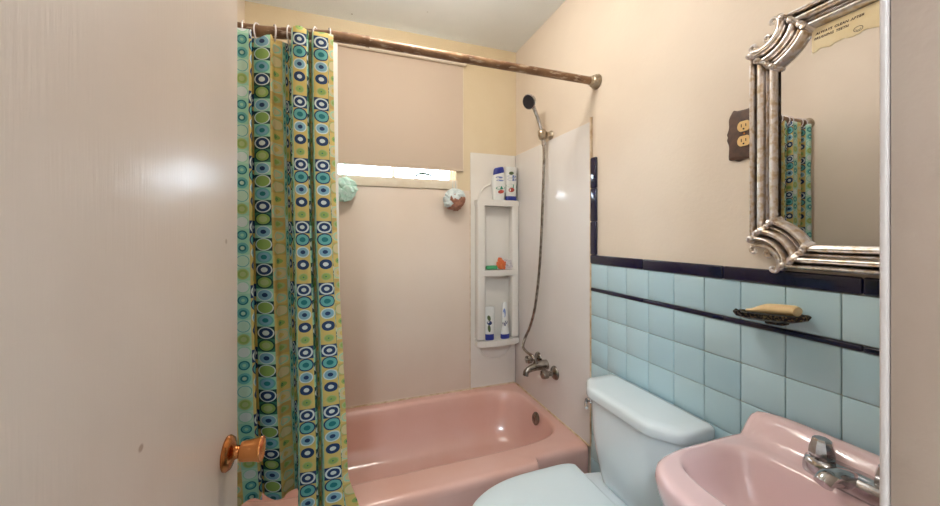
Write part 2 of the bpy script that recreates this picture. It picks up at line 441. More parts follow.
# roller shade
sh = thing('roller_shade', 'tan roller shade pulled down over the window almost to the sill', 'window shade', (.32, YB-.02, 1.713))
b = nb(); add_box(b, -.13, .7045, YB-.0165, YB-.0145, 1.727, 2.372); obj('shade_fabric', b, M['shade'], sh)
b = nb(); add_box(b, -.13, .7045, YB-.021, YB-.009, 1.713, 1.729, bev=.004); obj('hem_bar', b, M['shade'], sh)
b = nb(); add_tube(b, [(-.15, YB-.03, 2.385), (.72, YB-.03, 2.385)], .018, 18); obj('roller', b, M['whitewood'], sh)
b = nb(); add_box(b, .7045, .7095, YB-.014, YB-.001, 1.713, 2.40); obj('side_channel', b, M['whitewood'], sh)

# ------------------------------------------------------------------ bathtub surround
b = nb(); add_box(b, PANEL, XR, 1.357, YB, .341, 1.84, bev=.002)
sp = tag(obj('shower_wall_panel', b, M['panel']), 'glossy white shower wall panel behind the tub faucet and hose', 'shower panel')
b = nb(); add_box(b, PANEL-.0015, PANEL+.009, 1.350, 1.3575, .345, 1.86)
add_tube(b, [(PANEL-.001, 1.36, .343), (PANEL-.001, 2.10, .343)], .005, 8)
obj('caulk_bead', b, M['caulk'], sp)
b = nb(); add_box(b, XL, .755, YB-.008, YB, .341, 1.597, bev=.002)
bp_ = tag(obj('shower_wall_panel', b, M['panel_back']), 'flat cream shower wall panel along the tub below the window', 'shower panel')
b = nb(); add_tube(b, [(XL+.005, YB-.009, .343), (PANEL-.01, YB-.009, .343)], .005, 8); add_box(b, .7535, .7585, YB-.009, YB-.001, .345, 1.6)
obj('caulk_bead', b, M['caulk'], bp_)

# moulded corner shelf column
cad = thing('corner_shelf_unit', 'tall white moulded corner shelf column with three shelves in the tub corner', 'shelf', (.92, 2.09, .343))
b = nb()
add_box(b, .758, PANEL, YB-.010, YB, .343, 1.84, bev=.003)
obj('back_sheet', b, M['caddy'], cad)
CY = 2.052   # front of the column
def pillar(x0, x1):
    bb = nb(); add_box(bb, x0, x1, CY+.004, YB-.009, .66, 1.525, bev=.010, seg=4); return bb
obj('side_pillar', pillar(.785, .838), M['caddy'], cad); obj('side_pillar', pillar(1.022, PANEL-.001), M['caddy'], cad)
def shelf_bm(z0, z1, bow, x0=.80, x1=1.055):
    bb = nb(); n = 24
    top = []
    for i in range(n+1):
        x = x0+(x1-x0)*i/n; y = CY+.006-bow*math.sin(PI*i/n)**.8
        top.append((x, y))
    poly = top+[(x1, YB-.009), (x0, YB-.009)]
    add_prism(bb, poly, lambda p, z: Vector((p[0], p[1], z)), z0, z1)
    bmesh.ops.bevel(bb, geom=[e for e in bb.edges if abs(e.verts[0].co.z-e.verts[1].co.z) < 1e-6 and e.calc_length() < .2], offset=.004, segments=2, affect='EDGES')
    return bb
obj('shelf', shelf_bm(1.500, 1.538, .008, .783, PANEL-.001), M['caddy'], cad)
obj('shelf', shelf_bm(1.060, 1.096, .016), M['caddy'], cad)
obj('shelf', shelf_bm(.618, .654, .022, .783, PANEL-.001), M['caddy'], cad)
cx, rr = .93, .118
b = nb(); add_tube(b, [(cx+rr*math.cos(a), YB-.011, 1.54+rr*.92*math.sin(a)) for a in [PI*i/28 for i in range(29)]], .007, 8); obj('moulded_arch', b, M['caddy'], cad)
b = nb(); add_tube(b, [(cx+rr*.96*math.cos(a), YB-.011, .615-rr*.82*math.sin(a)) for a in [PI*i/28 for i in range(29)]], .006, 8)
obj('moulded_arch', b, M['caddy'], cad)

# ------------------------------------------------------------------ bathtub
RZ = .34
tub = thing('bathtub', 'pink enamel alcove bathtub with wide rim and stepped apron', 'bathtub', (.3, 1.72, 0))
TX0, TX1, TY1 = XL+.003, PANEL-.001, YB-.009
def yfront(x):
    return 1.367-.042*sstep(.806, .786, x)*sstep(-.23, -.21, x)
cx, cy = .3, 1.7675
def outer_at(th):
    c, s = math.cos(th), math.sin(th); best = 9
    if c > 1e-9: best = min(best, (TX1-cx)/c)
    if c < -1e-9: best = min(best, (TX0-cx)/c)
    if s > 1e-9: best = min(best, (TY1-cy)/s)
    if s < -1e-9:
        lo, hi = 0, best
        for _ in range(40):
            m_ = (lo+hi)/2
            if cy+s*m_ > yfront(cx+c*m_): lo = m_
            else: hi = m_
        best = lo
    return cx+c*best, cy+s*best
angs = set(2*PI*i/160 for i in range(160))
for px, py in ((TX1,TY1),(TX0,TY1),(TX0,1.367),(TX1,1.367)): angs.add(math.atan2(py-cy, px-cx) % (2*PI))
for i in range(24): angs.add(math.atan2(1.345-cy, .78+.034*i/24-cx) % (2*PI))
angs = sorted(angs)
outer = [outer_at(a) for a in angs]
# inner basin sampled along the same rays
def inner_at(th, x0, x1, y0, y1, n):
    mx, my, ax, ay = (x0+x1)/2, (y0+y1)/2, (x1-x0)/2, (y1-y0)/2
    c, s = math.cos(th), math.sin(th); lo, hi = 0, 2
    for _ in range(40):
        m_ = (lo+hi)/2; X, Y = cx+c*m_, cy+s*m_
        if abs((X-mx)/ax)**n+abs((Y-my)/ay)**n < 1: lo = m_
        else: hi = m_
    return cx+c*lo, cy+s*lo
def inset(pts, d):
    out = []
    for x, y in pts:
        # pull towards the centre, keeping walls where they are
        nx = x; ny = y
        if y < cy: ny = y+d*min(1, (cy-y)/.3)
        out.append((nx, ny))
    return out
rings = []
o3 = lambda pts, z: [Vector((x, y, z)) for x, y in pts]
rings.append(o3(inset(outer, .012), 0.0)); rings.append(o3(inset(outer, .008), .03)); rings.append(o3(inset(outer, .004), RZ-.10))
rings.append(o3(outer, RZ-.035)); rings.append(o3(inset(outer, .002), RZ-.018)); rings.append(o3(inset(outer, .008), RZ-.007)); rings.append(o3(inset(outer, .020), RZ-.001))
inn = lambda e, z, n: o3([inner_at(a, -.40+e*1.8, 1.03-e*.62, 1.468+e, 2.066-e, n) for a in angs], z)
rings.append(o3(inset(outer, .028), RZ))
rings.append(inn(-.012, RZ, 5.5)); rings.append(inn(-.004, RZ-.002, 5.5)); rings.append(inn(.003, RZ-.008, 5.5)); rings.append(inn(.009, RZ-.02, 5.2))
rings.append(inn(.02, RZ-.08, 5)); rings.append(inn(.04, RZ-.18, 4.6)); rings.append(inn(.062, .12, 4)); rings.append(inn(.085, .085, 3.6)); rings.append(inn(.12, .068, 3.2)); rings.append(inn(.2, .062, 2.6))
b = nb(); add_loft(b, rings, True, True, True)
obj('basin', b, M['tub'], tub, sharp=.9)
b = nb()
oc = Vector((1.013, 1.742, .293)); ax = Vector((-1, 0, .2))
add_lathe(b, oc, ax, [(.034,0),(.034,.004),(.030,.008),(.012,.011),(0,.0115)], 30)
for k in (-1, 1): add_blob(b, oc+ax.normalized()*.010+Vector((0, k*.017, 0)), .004, 1)
obj('overflow_plate', b, M['oldchrome'], tub)
b = nb(); add_lathe(b, (.80, 1.767, .0615), (0,0,1), [(.033,0),(.032,.004),(.02,.003),(0,.002)], 24); obj('drain', b, M['oldchrome'], tub)

# ------------------------------------------------------------------ curtain rod, rings, curtain
RODY, RODZ = 1.322, 2.011
def sag(x): return .030*sstep(.02, -.30, x)*1.0
rod = thing('curtain_rod', 'rusty brown telescoping curtain rod across the tub alcove', 'curtain rod', (.3, RODY, RODZ))
b = nb(); add_tube(b, [(x, RODY, RODZ-sag(x)) for x in [.085-.0561*k for k in range(10)]+[XL+.004]], .0182, 24); add_tube(b, [(.075, RODY, RODZ), (.088, RODY, RODZ)], .0195, 24)
obj('outer_tube', b, M['rod'], rod)
b = nb(); add_tube(b, [(.08, RODY, RODZ), (XR-.004, RODY, RODZ)], .0168, 24); obj('inner_tube', b, M['rod'], rod)
for x, s in ((XR-.001, -1), (XL+.001, 1)):
    b = nb(); add_lathe(b, (x, RODY, RODZ-sag(x)), (s,0,0), [(.033,0),(.034,.004),(.031,.008),(.031,.014),(.027,.018),(.025,.026),(.0195,.030),(.019,.04),(.0168,.041)], 32)
    obj('end_flange', b, M['nickel'], rod)

# plan of the folds: x, y, and where that point lies across the printed columns (in columns)
ctrl = [(-.462,1.325,-4.6),(-.448,1.292,-4.0),(-.418,1.290,-3.3),(-.398,1.33,-2.4),(-.380,1.345,-2.0),(-.358,1.300,-1.2),(-.335,1.290,-.55),(-.310,1.291,0),(-.268,1.290,1),(-.262,1.296,1.3),(-.266,1.326,1.9),
        (-.258,1.320,2.0),(-.232,1.306,2.5),(-.206,1.300,3.0),(-.199,1.306,3.15),(-.192,1.322,3.6),(-.172,1.338,4.0),(-.160,1.352,5.6),(-.150,1.356,6.2),(-.143,1.340,7.0),(-.140,1.300,8.2),(-.133,1.282,9.0),(-.112,1.281,9.5),(-.090,1.283,10.0),
        (-.085,1.295,10.2),(-.084,1.330,11.3),(-.078,1.334,11.8),(-.073,1.300,12.8),(-.067,1.282,13.0),(-.043,1.281,13.5),(-.020,1.284,14.0),(-.0185,1.2845,15.0),(-.002,1.290,15.45)]
full = smooth_path(ctrl, 7)
base = [Vector((p.x, p.y, 0)) for p in full]
slen = [p.z for p in full]
ZT, NR = 1.992, 70
b = nb(); uvl = b.loops.layers.uv.new('UVMap'); grid = []; uvs = {}
ringx = [-.43, -.385, -.305, -.262, -.215, -.170, -.135, -.088, -.046]
for j in range(NR+1):
    row = []
    for i, p in enumerate(base):
        x, y = p.x, p.y
        front = sstep(1.312, 1.292, y)
        ztop = 1.981-sag(x)+.016*front+.016*front*math.exp(-((x+.118)/.03)**2)
        low = sstep(-.165, -.135, x)
        zbot = .440-.028*sstep(-.25,-.18,x)-.125*low+.012*math.sin(x*60)
        f = j/NR; z = ztop+(zbot-ztop)*f
        # amplitude: tight at the rod, opening lower down, squeezing again at the bottom
        amp = .62+.38*sstep(0, .25, f)
        yy = 1.312+(y-1.312)*amp if not front else y
        yy = y if y < 1.30 else 1.30+(y-1.30)*amp
        if f < .04 and yy > 1.29: yy = yy
        sway = .010*math.sin(3.1*f+x*9)*f*(1-low)
        xx = -.462+(x+.462)*(.935+.065*sstep(0, .9, f)) + sway
        xx += low*.016*sstep(.35, .95, f)*((x+.14)/.13)
        # lower right end of the hem flicks outward to the right
        xx += .045*sstep(-.03, -.004, x)*sstep(.86, .97, f)
        yy -= .012*low*f
        if low < .5: yy += .05*sstep(.78, 1, f)*(1-low)      # gathered part rests inwards above the rim
        yy += .004*noise.noise(Vector((x*30, f*9, 2)))
        if z < .37: yy = min(yy, 1.316)
        v = b.verts.new((xx, yy, z)); row.append(v); uvs[v] = (slen[i], (1.139-z)/.041+5.5)
    grid.append(row)
for j in range(NR):
    for i in range(len(base)-1):
        f = b.faces.new((grid[j][i], grid[j][i+1], grid[j+1][i+1], grid[j+1][i]))
        for lp in f.loops: lp[uvl].uv = uvs[lp.vert]
cur = obj('shower_curtain', b, M['curtain'], sharp=3)
tag(cur, 'shower curtain printed with teal, navy and yellow circles, bunched at the left', 'shower curtain')
md = cur.modifiers.new('thick', 'SOLIDIFY'); md.thickness = .0012; md.offset = 0
b = nb()
pts = [(-.032+.028*t, 1.2885+.004*math.sin(t*5), 1.975-1.3*t) for t in [i/30 for i in range(31)]]
rr_ = []
for k, p in enumerate(pts):
    w = .012*(1-k/30)**2+.0015
    rr_.append([Vector((p[0]-.004, p[1]+.006, p[2])), Vector((p[0]+w, p[1]+.012, p[2])), Vector((p[0]+w, p[1]+.0135, p[2])), Vector((p[0]-.004, p[1]+.0075, p[2]))])
add_loft(b, rr_)
obj('edge_hem', b, M['liner'], cur)['label'] = 'white turned edge of curtain'

ring0 = None
order = ['nearest the left wall','second from the left wall','just right of the door edge','at the first tall fold','in the gap after the first fold','left of the middle yellow fold','at the middle yellow fold','second from the right edge','at the right edge of the curtain']
for k, x in enumerate(ringx):
    if ring0 is None:
        bb = nb(); n = 36; R = .0265
        add_tube(bb, [(x, RODY+R*.92*math.sin(2*PI*i/n+.01), RODZ-.0055+R*1.1*math.cos(2*PI*i/n+.01)) for i in range(n+1)], .0026, 8)
        ring0 = obj('curtain_ring', bb, M['ring'], loc=(x, RODY, RODZ)); o = ring0; o.location.z -= sag(x)
    else:
        o = ring0.copy(); C.objects.link(o); o.location = (x, RODY, RODZ-sag(x))
    o.rotation_euler.z = [.1,-.2,.15,-.3,.35,-.15,.25,-.3,.2][k]
    tag(o, 'pale plastic curtain ring on the rod, '+order[k], 'curtain ring', 'curtain rings on the rod')

# ------------------------------------------------------------------ shower fittings
hs = thing('hand_shower', 'chrome hand shower in its wall holder with a long hanging hose', 'shower head', (1.0, 1.75, 1.87))
hy = 1.70
b = nb()
add_lathe(b, (PANEL+.011, hy, 1.868), (-1,0,0), [(.026,0),(.026,.006),(.020,.012),(.017,.03),(.019,.034)], 24)
add_lathe(b, (1.033, hy, 1.838), (-.22,.02,1), [(.013,0),(.021,.008),(.023,.03),(.022,.05),(.017,.056)], 24)
obj('wall_holder', b, M['nickel'], hs)
ha = Vector((1.033, hy+.003, 1.85)); hb = Vector((.978, 1.705, 2.01))
b = nb()
pth = smooth_path([ha-Vector((-.006,0,.04)), ha, ha.lerp(hb,.5)+Vector((.006,0,.0)), hb, hb+Vector((-.018,.003,.032))], 8)
add_tube(b, pth, lambda t: .0125-.003*math.sin(PI*t)+.004*sstep(.75,1,t), 18)
obj('handle', b, M['chrome'], hs)
hc = Vector((.957, 1.708, 2.043)); hax = Vector((-.86, -.30, -.42)).normalized()
b = nb(); add_lathe(b, hc-hax*.012, hax, [(.008,-.012),(.022,-.008),(.034,.004),(.040,.018),(.041,.026),(.038,.028)], 32); obj('head_shell', b, M['chrome'], hs)
b = nb(); add_lathe(b, hc+hax*.0152, hax, [(.0375,0),(.036,.003),(.02,.004),(0,.0045)], 32); obj('spray_face', b, M['black_rub'], hs)
b = nb()
hose = smooth_path([(1.037,hy+.002,1.83),(1.040,hy+.004,1.72),(1.040,1.72,1.45),(1.038,1.745,1.15),(1.034,1.785,.92),(1.03,1.835,.79),(1.012,1.862,.715),(.985,1.842,.668),(.985,1.790,.650),(.998,1.752,.640),(1.003,1.732,.614)], 14)
add_tube(b, hose, .0078, 12)
for i in range(0): pass
obj('hose', b, M['oldchrome'], hs)

tf = thing('tub_faucet', 'tarnished chrome two-handle tub faucet on the white shower panel', 'faucet', (1.0, 1.735, .60))
for (y, z) in ((1.642, .577), (1.812, .600)):
    b = nb()
    add_lathe(b, (PANEL-.001, y, z), (-1,0,0), [(.012,.03),(.012,.045),(.0195,.047),(.0225,.053),(.0225,.072),(.020,.080),(.008,.082),(0,.082)], 32, sq=lambda a: 1+.06*math.cos(6*a))
    h_ = obj('handle', b, M['oldchrome'], tf)
    b = nb(); add_lathe(b, (PANEL-.001, y, z), (-1,0,0), [(.037,0),(.036,.004),(.030,.011),(.018,.017),(.014,.020),(.0125,.034)], 32); obj('escutcheon', b, M['oldchrome'], h_)
b = nb()
sy, sz = 1.728, .592
add_tube(b, smooth_path([(PANEL, sy, sz), (1.045, sy, sz), (1.010, sy, sz-.002), (.970, sy, sz-.010), (.946, sy, sz-.022), (.939, sy, sz-.044)], 6), lambda t: .027-.011*sstep(.1,.8,t), 22)
obj('spout', b, M['oldchrome'], tf)
b = nb(); add_lathe(b, (1.003, sy, sz+.014), (0,.12,1), [(.014,0),(.014,.008),(.011,.010),(.011,.02),(.009,.024)], 18); obj('diverter_nut', b, M['oldchrome'], tf)

# ------------------------------------------------------------------ bottles and things on the corner shelves
def bottle(name, label, x, y, z, prof, sy, cap, badges, rot=0, group=None):
    """prof: (half width, height) rings; sy = depth ratio; cap = (rings, slant); badges = (x, z, w, h, mat, tilt) on the front"""
    t = thing(name, label, 'bottle', (x, y, z), group)
    def ring(hw, h, n=28, slant=0):
        out = []
        for k in range(n):
            a = 2*PI*k/n; px, py = selem(0, 0, hw, hw*sy, 2.6, a)
            out.append(Vector((x+px, y+py, z+h+slant*px/hw)))
        return out
    bb = nb(); add_loft(bb, [ring(w, h, slant=sl) for w, h, sl in prof]); obj('bottle_body', bb, M['bottle'], t)
    bb = nb(); add_loft(bb, [ring(w, h, slant=sl) for w, h, sl in cap]); obj('cap', bb, M['cap'], t)
    for (bx, bz, w, h, m, tilt) in badges:
        bb = nb(); n = 14; w *= 1.2; h *= 1.3; poly = [(w*math.cos(2*PI*k/n), h*math.sin(2*PI*k/n)) for k in range(n)]
        # body half width at this height
        hw = prof[-1][0]
        for (w0, h0, _), (w1, h1, _) in zip(prof, prof[1:]):
            if h0 <= bz <= h1 and h1 > h0: hw = w0+(w1-w0)*(bz-h0)/(h1-h0)
        ct, st = math.cos(tilt), math.sin(tilt)
        def fn(p, d):
            px, pz = bx+p[0]*ct-p[1]*st, bz+p[0]*st+p[1]*ct
            q = min(.97, abs(px)/hw); fy = hw*sy*(1-q**2.6)**(1/2.6)
            return Vector((x+px, y-fy-d, z+pz))
        add_prism(bb, poly, fn, -.0015, .0008); obj('label_patch', bb, m, t)
    t.rotation_euler.z = rot
    return t
bottle('shampoo_bottle', 'white shampoo bottle with slanted navy flip cap on the top corner shelf', .940, 2.088, 1.538,
       [(.034,0,0),(.039,.008,0),(.047,.09,0),(.0475,.12,0),(.040,.165,.008),(.036,.172,.010)], .5,
       [(.036,.169,.010),(.037,.180,.012),(.033,.205,.008),(.026,.212,.006)],
       [(-.004,.145,.020,.005,M['lab_blue'],0),(0,.126,.022,.004,M['lab_blue'],0),(.005,.079,.028,.008,M['lab_green'],.12),(.008,.055,.018,.009,M['lab_red'],.2)])
bottle('conditioner_tube', 'white conditioner tube standing on its navy cap on the top corner shelf', 1.022, 2.076, 1.538,
       [(.034,.024,0),(.035,.028,0),(.038,.12,0),(.040,.19,0),(.040,.216,0)], .5,
       [(.037,0,0),(.038,.003,0),(.037,.026,0),(.034,.029,0)],
       [(-.006,.175,.014,.008,M['lab_olive'],.1),(0,.155,.026,.007,M['lab_blue'],0),(0,.135,.026,.007,M['lab_blue'],0),(0,.093,.031,.009,M['lab_green'],-.1),(-.004,.068,.017,.011,M['lab_red'],.15)])
bottle('lotion_tube', 'white tube with dark leaf print on blue cap, left on the lowest corner shelf', .872, 2.074, .654,
       [(.026,.036,0),(.028,.040,0),(.031,.12,0),(.033,.19,0),(.033,.209,0)], .45,
       [(.027,0,0),(.029,.003,0),(.029,.032,-.002),(.026,.040,-.003)],
       [(-.010,.14,.009,.014,M['lab_olive'],.3),(-.006,.11,.014,.010,M['lab_navy'],-.2),(-.008,.075,.008,.018,M['lab_olive'],.1)])
bottle('lotion_bottle', 'slim white bottle with navy figure and blue base, right on the lowest corner shelf', .978, 2.074, .654,
       [(.027,.028,0),(.028,.034,0),(.024,.06,0),(.0175,.085,0),(.019,.15,0),(.015,.215,0),(.009,.232,0)], .6,
       [(.027,0,0),(.029,.004,0),(.029,.024,0),(.027,.030,0)],
       [(-.008,.165,.007,.022,M['lab_blue'],0),(-.002,.102,.015,.008,M['lab_navy'],.3),(-.008,.085,.007,.014,M['lab_navy'],.1)])
b = nb(); add_box(b, .852, .925, 2.062, 2.10, 1.0975, 1.122, bev=.009, seg=3)
tag(obj('soap_bar', b, M['rubber_green']), 'green soap bar lying on the middle corner shelf', 'soap')
wp = thing('soap_wrapper', 'crumpled orange and silver soap wrapper on the middle corner shelf', 'wrapper', (.975, 2.08, 1.0975))
b = nb(); add_blob(b, (.955, 2.076, 1.128), .034, 3, .45, 55, (.95,.7,.9)); add_blob(b, (.945, 2.074, 1.154), .018, 2, .4, 60); obj('wrapper_orange', b, M['orange'], wp)
b = nb(); add_blob(b, (.998, 2.078, 1.126), .033, 3, .5, 60, (1.1,.7,.92)); obj('wrapper_pale', b, M['silverwrap'], wp)

def loofah(label, c, r, mats):
    c = Vector(c); t = thing('mesh_loofah', label, 'loofah', c, None)
    for gi, (m, sel) in enumerate(mats):
        bb = nb()
        rnd = random.Random(gi+int(c.x*100))
        for i in range(46):
            d = Vector((rnd.gauss(0,1), rnd.gauss(0,1), rnd.gauss(0,1))).normalized()
            if not sel(d): continue
            add_blob(bb, c+Vector((d.x, d.y*.62, d.z))*r*.62, r*.40, 2, .55, 48, (1,.7,1))
        obj('mesh_ruffle', bb, m, t)
    bb = nb(); add_tube(bb, smooth_path([c+Vector((-.012,.004,r*.8)), c+Vector((-.006,.012,r*1.7)), c+Vector((0,.016,r*2.1)), c+Vector((.006,.012,r*1.7)), c+Vector((.010,.004,r*.8))], 6), .0016, 6)
    obj('hanging_cord', bb, mats[0][0], t)
    return t
loofah('white and brown mesh loofah hanging below the right end of the window sill', (.636, 2.060, 1.533), .070,
       [(M['loofa_w'], lambda d: d.z > .15 or d.x < -.5), (M['loofa_b'], lambda d: not (d.z > .15 or d.x < -.5))])
loofah('mint green mesh loofah hanging beside the curtain at the window sill', (.006, 2.066, 1.568), .070, [(M['loofa_m'], lambda d: True)])

# ------------------------------------------------------------------ toilet
wc = thing('toilet', 'white two-piece toilet with closed lid between tub and sink', 'toilet', (.72, 1.0, 0))
TY = .985
def rpoly(pts, r, k=5):
    out = []; n = len(pts)
    for i in range(n):
        p, a, c = Vector(pts[i]), Vector(pts[i-1]), Vector(pts[(i+1) % n])
        d1, d2 = (a-p), (c-p); rr = min(r, d1.length*.45, d2.length*.45)
        p1, p2 = p+d1.normalized()*rr, p+d2.normalized()*rr
        for j in range(k+1):
            t = j/k; out.append(tuple((1-t)**2*p1+2*t*(1-t)*p+t*t*p2))
    return out
lidp = rpoly([(1.068,TY+.225),(.935,TY+.221),(.872,TY+.140),(.872,TY-.140),(.935,TY-.221),(1.068,TY-.225)], .022)
def off(poly, d, c=(.975, TY)):
    out = []
    for x, y in poly:
        v = Vector((x-c[0], y-c[1])); L_ = v.length; out.append((x+v.x/L_*d, y+v.y/L_*d))
    return out
o3z = lambda poly, z: [Vector((min(x, 1.0735), y, z)) for x, y in poly]
b = nb()
add_loft(b, [o3z(off(lidp,-.010), .700), o3z(off(lidp,-.002), .702), o3z(lidp, .708), o3z(lidp, .726), o3z(off(lidp,-.004), .734), o3z(off(lidp,-.014), .7385), o3z(off(lidp,-.05), .740)])
obj('tank_lid', b, M['wc'], wc, sharp=1)
tkt = rpoly([(1.066,TY+.212),(.945,TY+.206),(.888,TY+.130),(.888,TY-.130),(.945,TY-.206),(1.066,TY-.212)], .03)
tkb = rpoly([(1.066,TY+.165),(.975,TY+.155),(.915,TY+.110),(.915,TY-.110),(.975,TY-.155),(1.066,TY-.165)], .03)
b = nb(); R_ = []
for i in range(9):
    t = i/8; e = 1-(1-t)**2.2
    R_.append(o3z([(a[0]*e+c[0]*(1-e), a[1]*e+c[1]*(1-e)) for a, c in zip(tkt, tkb)], .392+(.701-.392)*t))
R_.insert(0, o3z(off(tkb,-.02), .380)); 
add_loft(b, R_); obj('tank', b, M['wc'], wc, sharp=1)
b = nb()
lv = Vector((.917, TY+.172, .668)); ln = Vector((-.75, .66, 0)).normalized()
add_lathe(b, lv-ln*.006, ln, [(.014,0),(.014,.008),(.010,.012),(.008,.02),(.0,.021)], 20)
add_tube(b, smooth_path([lv+ln*.014, lv+ln*.016+Vector((-.014,-.016,-.004)), lv+ln*.013+Vector((-.03,-.035,-.012))], 6), lambda t: .007-.001*t, 12)
obj('flush_lever', b, M['chrome'], wc)
# bowl
BY = .997
def egg(cxx, back, front, hw, z, n=48, p=2.2, q=3.2):
    out = []
    for k in range(n):
        a = 2*PI*k/n; c, s = math.cos(a), math.sin(a)
        L_ = back if c > 0 else front
        pw = q if c > 0 else p
        out.append(Vector((cxx+math.copysign(abs(c)**(2/pw), c)*L_, BY+math.copysign(abs(s)**(2/pw), s)*hw, z)))
    return out
b = nb()
add_loft(b, [egg(.72,.19,.17,.105,0), egg(.72,.19,.17,.10,.03), egg(.72,.20,.15,.09,.12), egg(.72,.24,.20,.105,.22), egg(.70,.30,.28,.15,.31), egg(.69,.35,.31,.168,.362), egg(.69,.36,.315,.172,.378), egg(.69,.355,.31,.168,.386)])
obj('bowl', b, M['wc'], wc, sharp=1)
b = nb(); add_loft(b, [egg(.67,.165,.30,.174,.387), egg(.67,.168,.303,.177,.394), egg(.67,.168,.303,.177,.412), egg(.67,.165,.30,.174,.418)]); obj('seat', b, M['seat'], wc, sharp=1)
def lid_ring(d, z):
    out = []
    for v in egg(.655, .20, .295, .176, z, 96, 2.15, 7):
        x = min(v.x, .842)
        vv = Vector((x-.64, v.y-BY, 0)); L_ = max(vv.length, 1e-6)
        out.append(Vector((.64+vv.x*(1+d/L_), BY+vv.y*(1+d/L_), z)))
    return out
b = nb(); add_loft(b, [lid_ring(-.006,.419), lid_ring(0,.422), lid_ring(.001,.432), lid_ring(-.004,.437), lid_ring(-.014,.4395), lid_ring(-.07,.4405)])
obj('seat_lid', b, M['seat'], wc, sharp=1)
for s in (-1, 1):
    b = nb(); add_tube(b, [(.854, BY+s*.07-.018, .396), (.854, BY+s*.07+.018, .396)], .0105, 14); obj('lid_hinge', b, M['seat'], wc)

# ------------------------------------------------------------------ sink
sk = thing('sink', 'pink wall-hung china sink under the mirror', 'sink', (.85, .44, .66))
SY = .44
N = 120
def so(ex, z, ey=None):
    ey = ex if ey is None else ey
    out = []
    for k in range(N):
        a = 2*PI*k/N; x, y = selem(.845, SY, .222+ex, .209+ey, 5.5 if math.cos(a) > 0 else 3.7, a)
        x = min(x, 1.0745); out.append((x, y))
    return out
def ledge(x): return .057*sstep(.980, 1.026, x)
def si(ax, ay, cx_=.818, n=3.4):
    out = []
    for k in range(N):
        a = 2*PI*k/N; out.append(selem(cx_, SY, ax, ay, n, a))
    return out
SZ = .802
P3 = lambda pts, z, led=True: [Vector((x, y, z+(ledge(x) if led else 0))) for x, y in pts]
lerp2 = lambda A_, B_, t: [(a[0]+(b_[0]-a[0])*t, a[1]+(b_[1]-a[1])*t) for a, b_ in zip(A_, B_)]
oo, ii = so(0, 0), si(.124, .188)
R_ = [P3([(x, y) for x, y in so(-.06, 0)], .655, False), P3(so(-.035, 0), .672, False), P3(so(-.016, 0), .715, False), P3(so(-.004, 0), .755, False)]
R_ += [P3(so(.0, 0), SZ-.022), P3(so(-.002, 0), SZ-.010), P3(so(-.008, 0), SZ-.003), P3(so(-.016, 0), SZ)]
o2 = so(-.018, 0)
for t in (.15, .3, .45, .6, .75, .88): R_.append(P3(lerp2(o2, ii, t), SZ-.002*t))
R_ += [P3(ii, SZ-.003), P3(si(.120,.182), SZ-.008), P3(si(.115,.176), SZ-.022), P3(si(.106,.165), SZ-.055), P3(si(.092,.145), SZ-.09), P3(si(.072,.118,.82,2.8), SZ-.115), P3(si(.04,.06,.83,2.2), SZ-.126), P3(si(.018,.018,.835,2), SZ-.130)]
b = nb(); add_loft(b, R_); obj('basin', b, M['sink'], sk, sharp=1.0)
b = nb(); add_lathe(b, (.835, SY, SZ-.131), (0,0,1), [(.022,0),(.021,.004),(.012,.003),(0,.002)], 20); obj('drain', b, M['chrome'], sk)
b = nb(); add_tube(b, smooth_path([(.835,SY,.66),(.835,SY,.56),(.86,SY,.50),(.90,SY,.50),(.93,SY,.55),(.96,SY,.57),(1.074,SY,.57)], 6), .017, 14); obj('trap_pipe', b, M['chrome'], sk)

fa = thing('sink_faucet', 'small chrome two-handle faucet on the back deck of the pink sink', 'faucet', (.975, SY-.002, SZ-.001))
FX, FY = .980, SY-.020
b = nb()
poly = []
for k in range(40):
    a = 2*PI*k/40; poly.append(selem(FX, FY, .030, .080, 3, a))
q = lambda d, z: [Vector((FX+(x-FX)*(1+d), FY+(y-FY)*(1+d*.5), z)) for x, y in poly]
add_loft(b, [q(0,SZ-.0015), q(.02,SZ+.004), q(0,SZ+.020), q(-.10,SZ+.030), q(-.45,SZ+.034)])
obj('base_plate', b, M['chrome'], fa, sharp=1)
for y in (FY+.052, FY-.052):
    b = nb()
    add_lathe(b, (FX+.004, y, SZ+.028), (0,0,1), [(.013,0),(.013,.005),(.022,.006),(.0235,.010),(.0215,.026),(.017,.041),(.013,.045),(0,.046)], 8)
    obj('handle', b, M['chrome'], fa, sharp=.3)
b = nb()
add_tube(b, smooth_path([(FX+.002,FY,SZ+.012),(FX-.018,FY,SZ+.022),(FX-.045,FY+.004,SZ+.030),(FX-.07,FY+.008,SZ+.031),(FX-.083,FY+.009,SZ+.022)], 7), lambda t: .020-.005*t, 18)
obj('spout', b, M['chrome'], fa)

# ------------------------------------------------------------------ mirror
MC = .44                                   # mirror centre along the wall
mi = thing('wall_mirror', 'ornate silver framed mirror with scooped corners above the sink', 'mirror', (XR, MC, 1.24))
def reed(u):
    """frame section height over its width, u = 0 outer edge .. 1 inner edge"""
    h = .004
    for c, w, a in ((.11,.11,.029),(.40,.155,.025),(.62,.05,.014),(.845,.145,.022)):
        d = abs(u-c)/w
        if d < 1: h = max(h, .006+a*math.sqrt(1-d*d)*.95)
    return h
US = [i/40 for i in range(41)]
yO, yI = .222, .160                         # half widths, outer and inner
zb_o, zb_i, zt_i, zt_o = 1.233, 1.295, 1.816, 1.877
b = nb()
cr_y, ct, cb = .205, 1.867, 1.244          # scoop centres
Ro, Ri = .058, .126
W_ = yO-yI
rad_u = lambda u: Ro+(Ri-Ro)*u
side_off = lambda u: (cr_y-yO)+W_*u                       # towards the middle, from the scoop centre
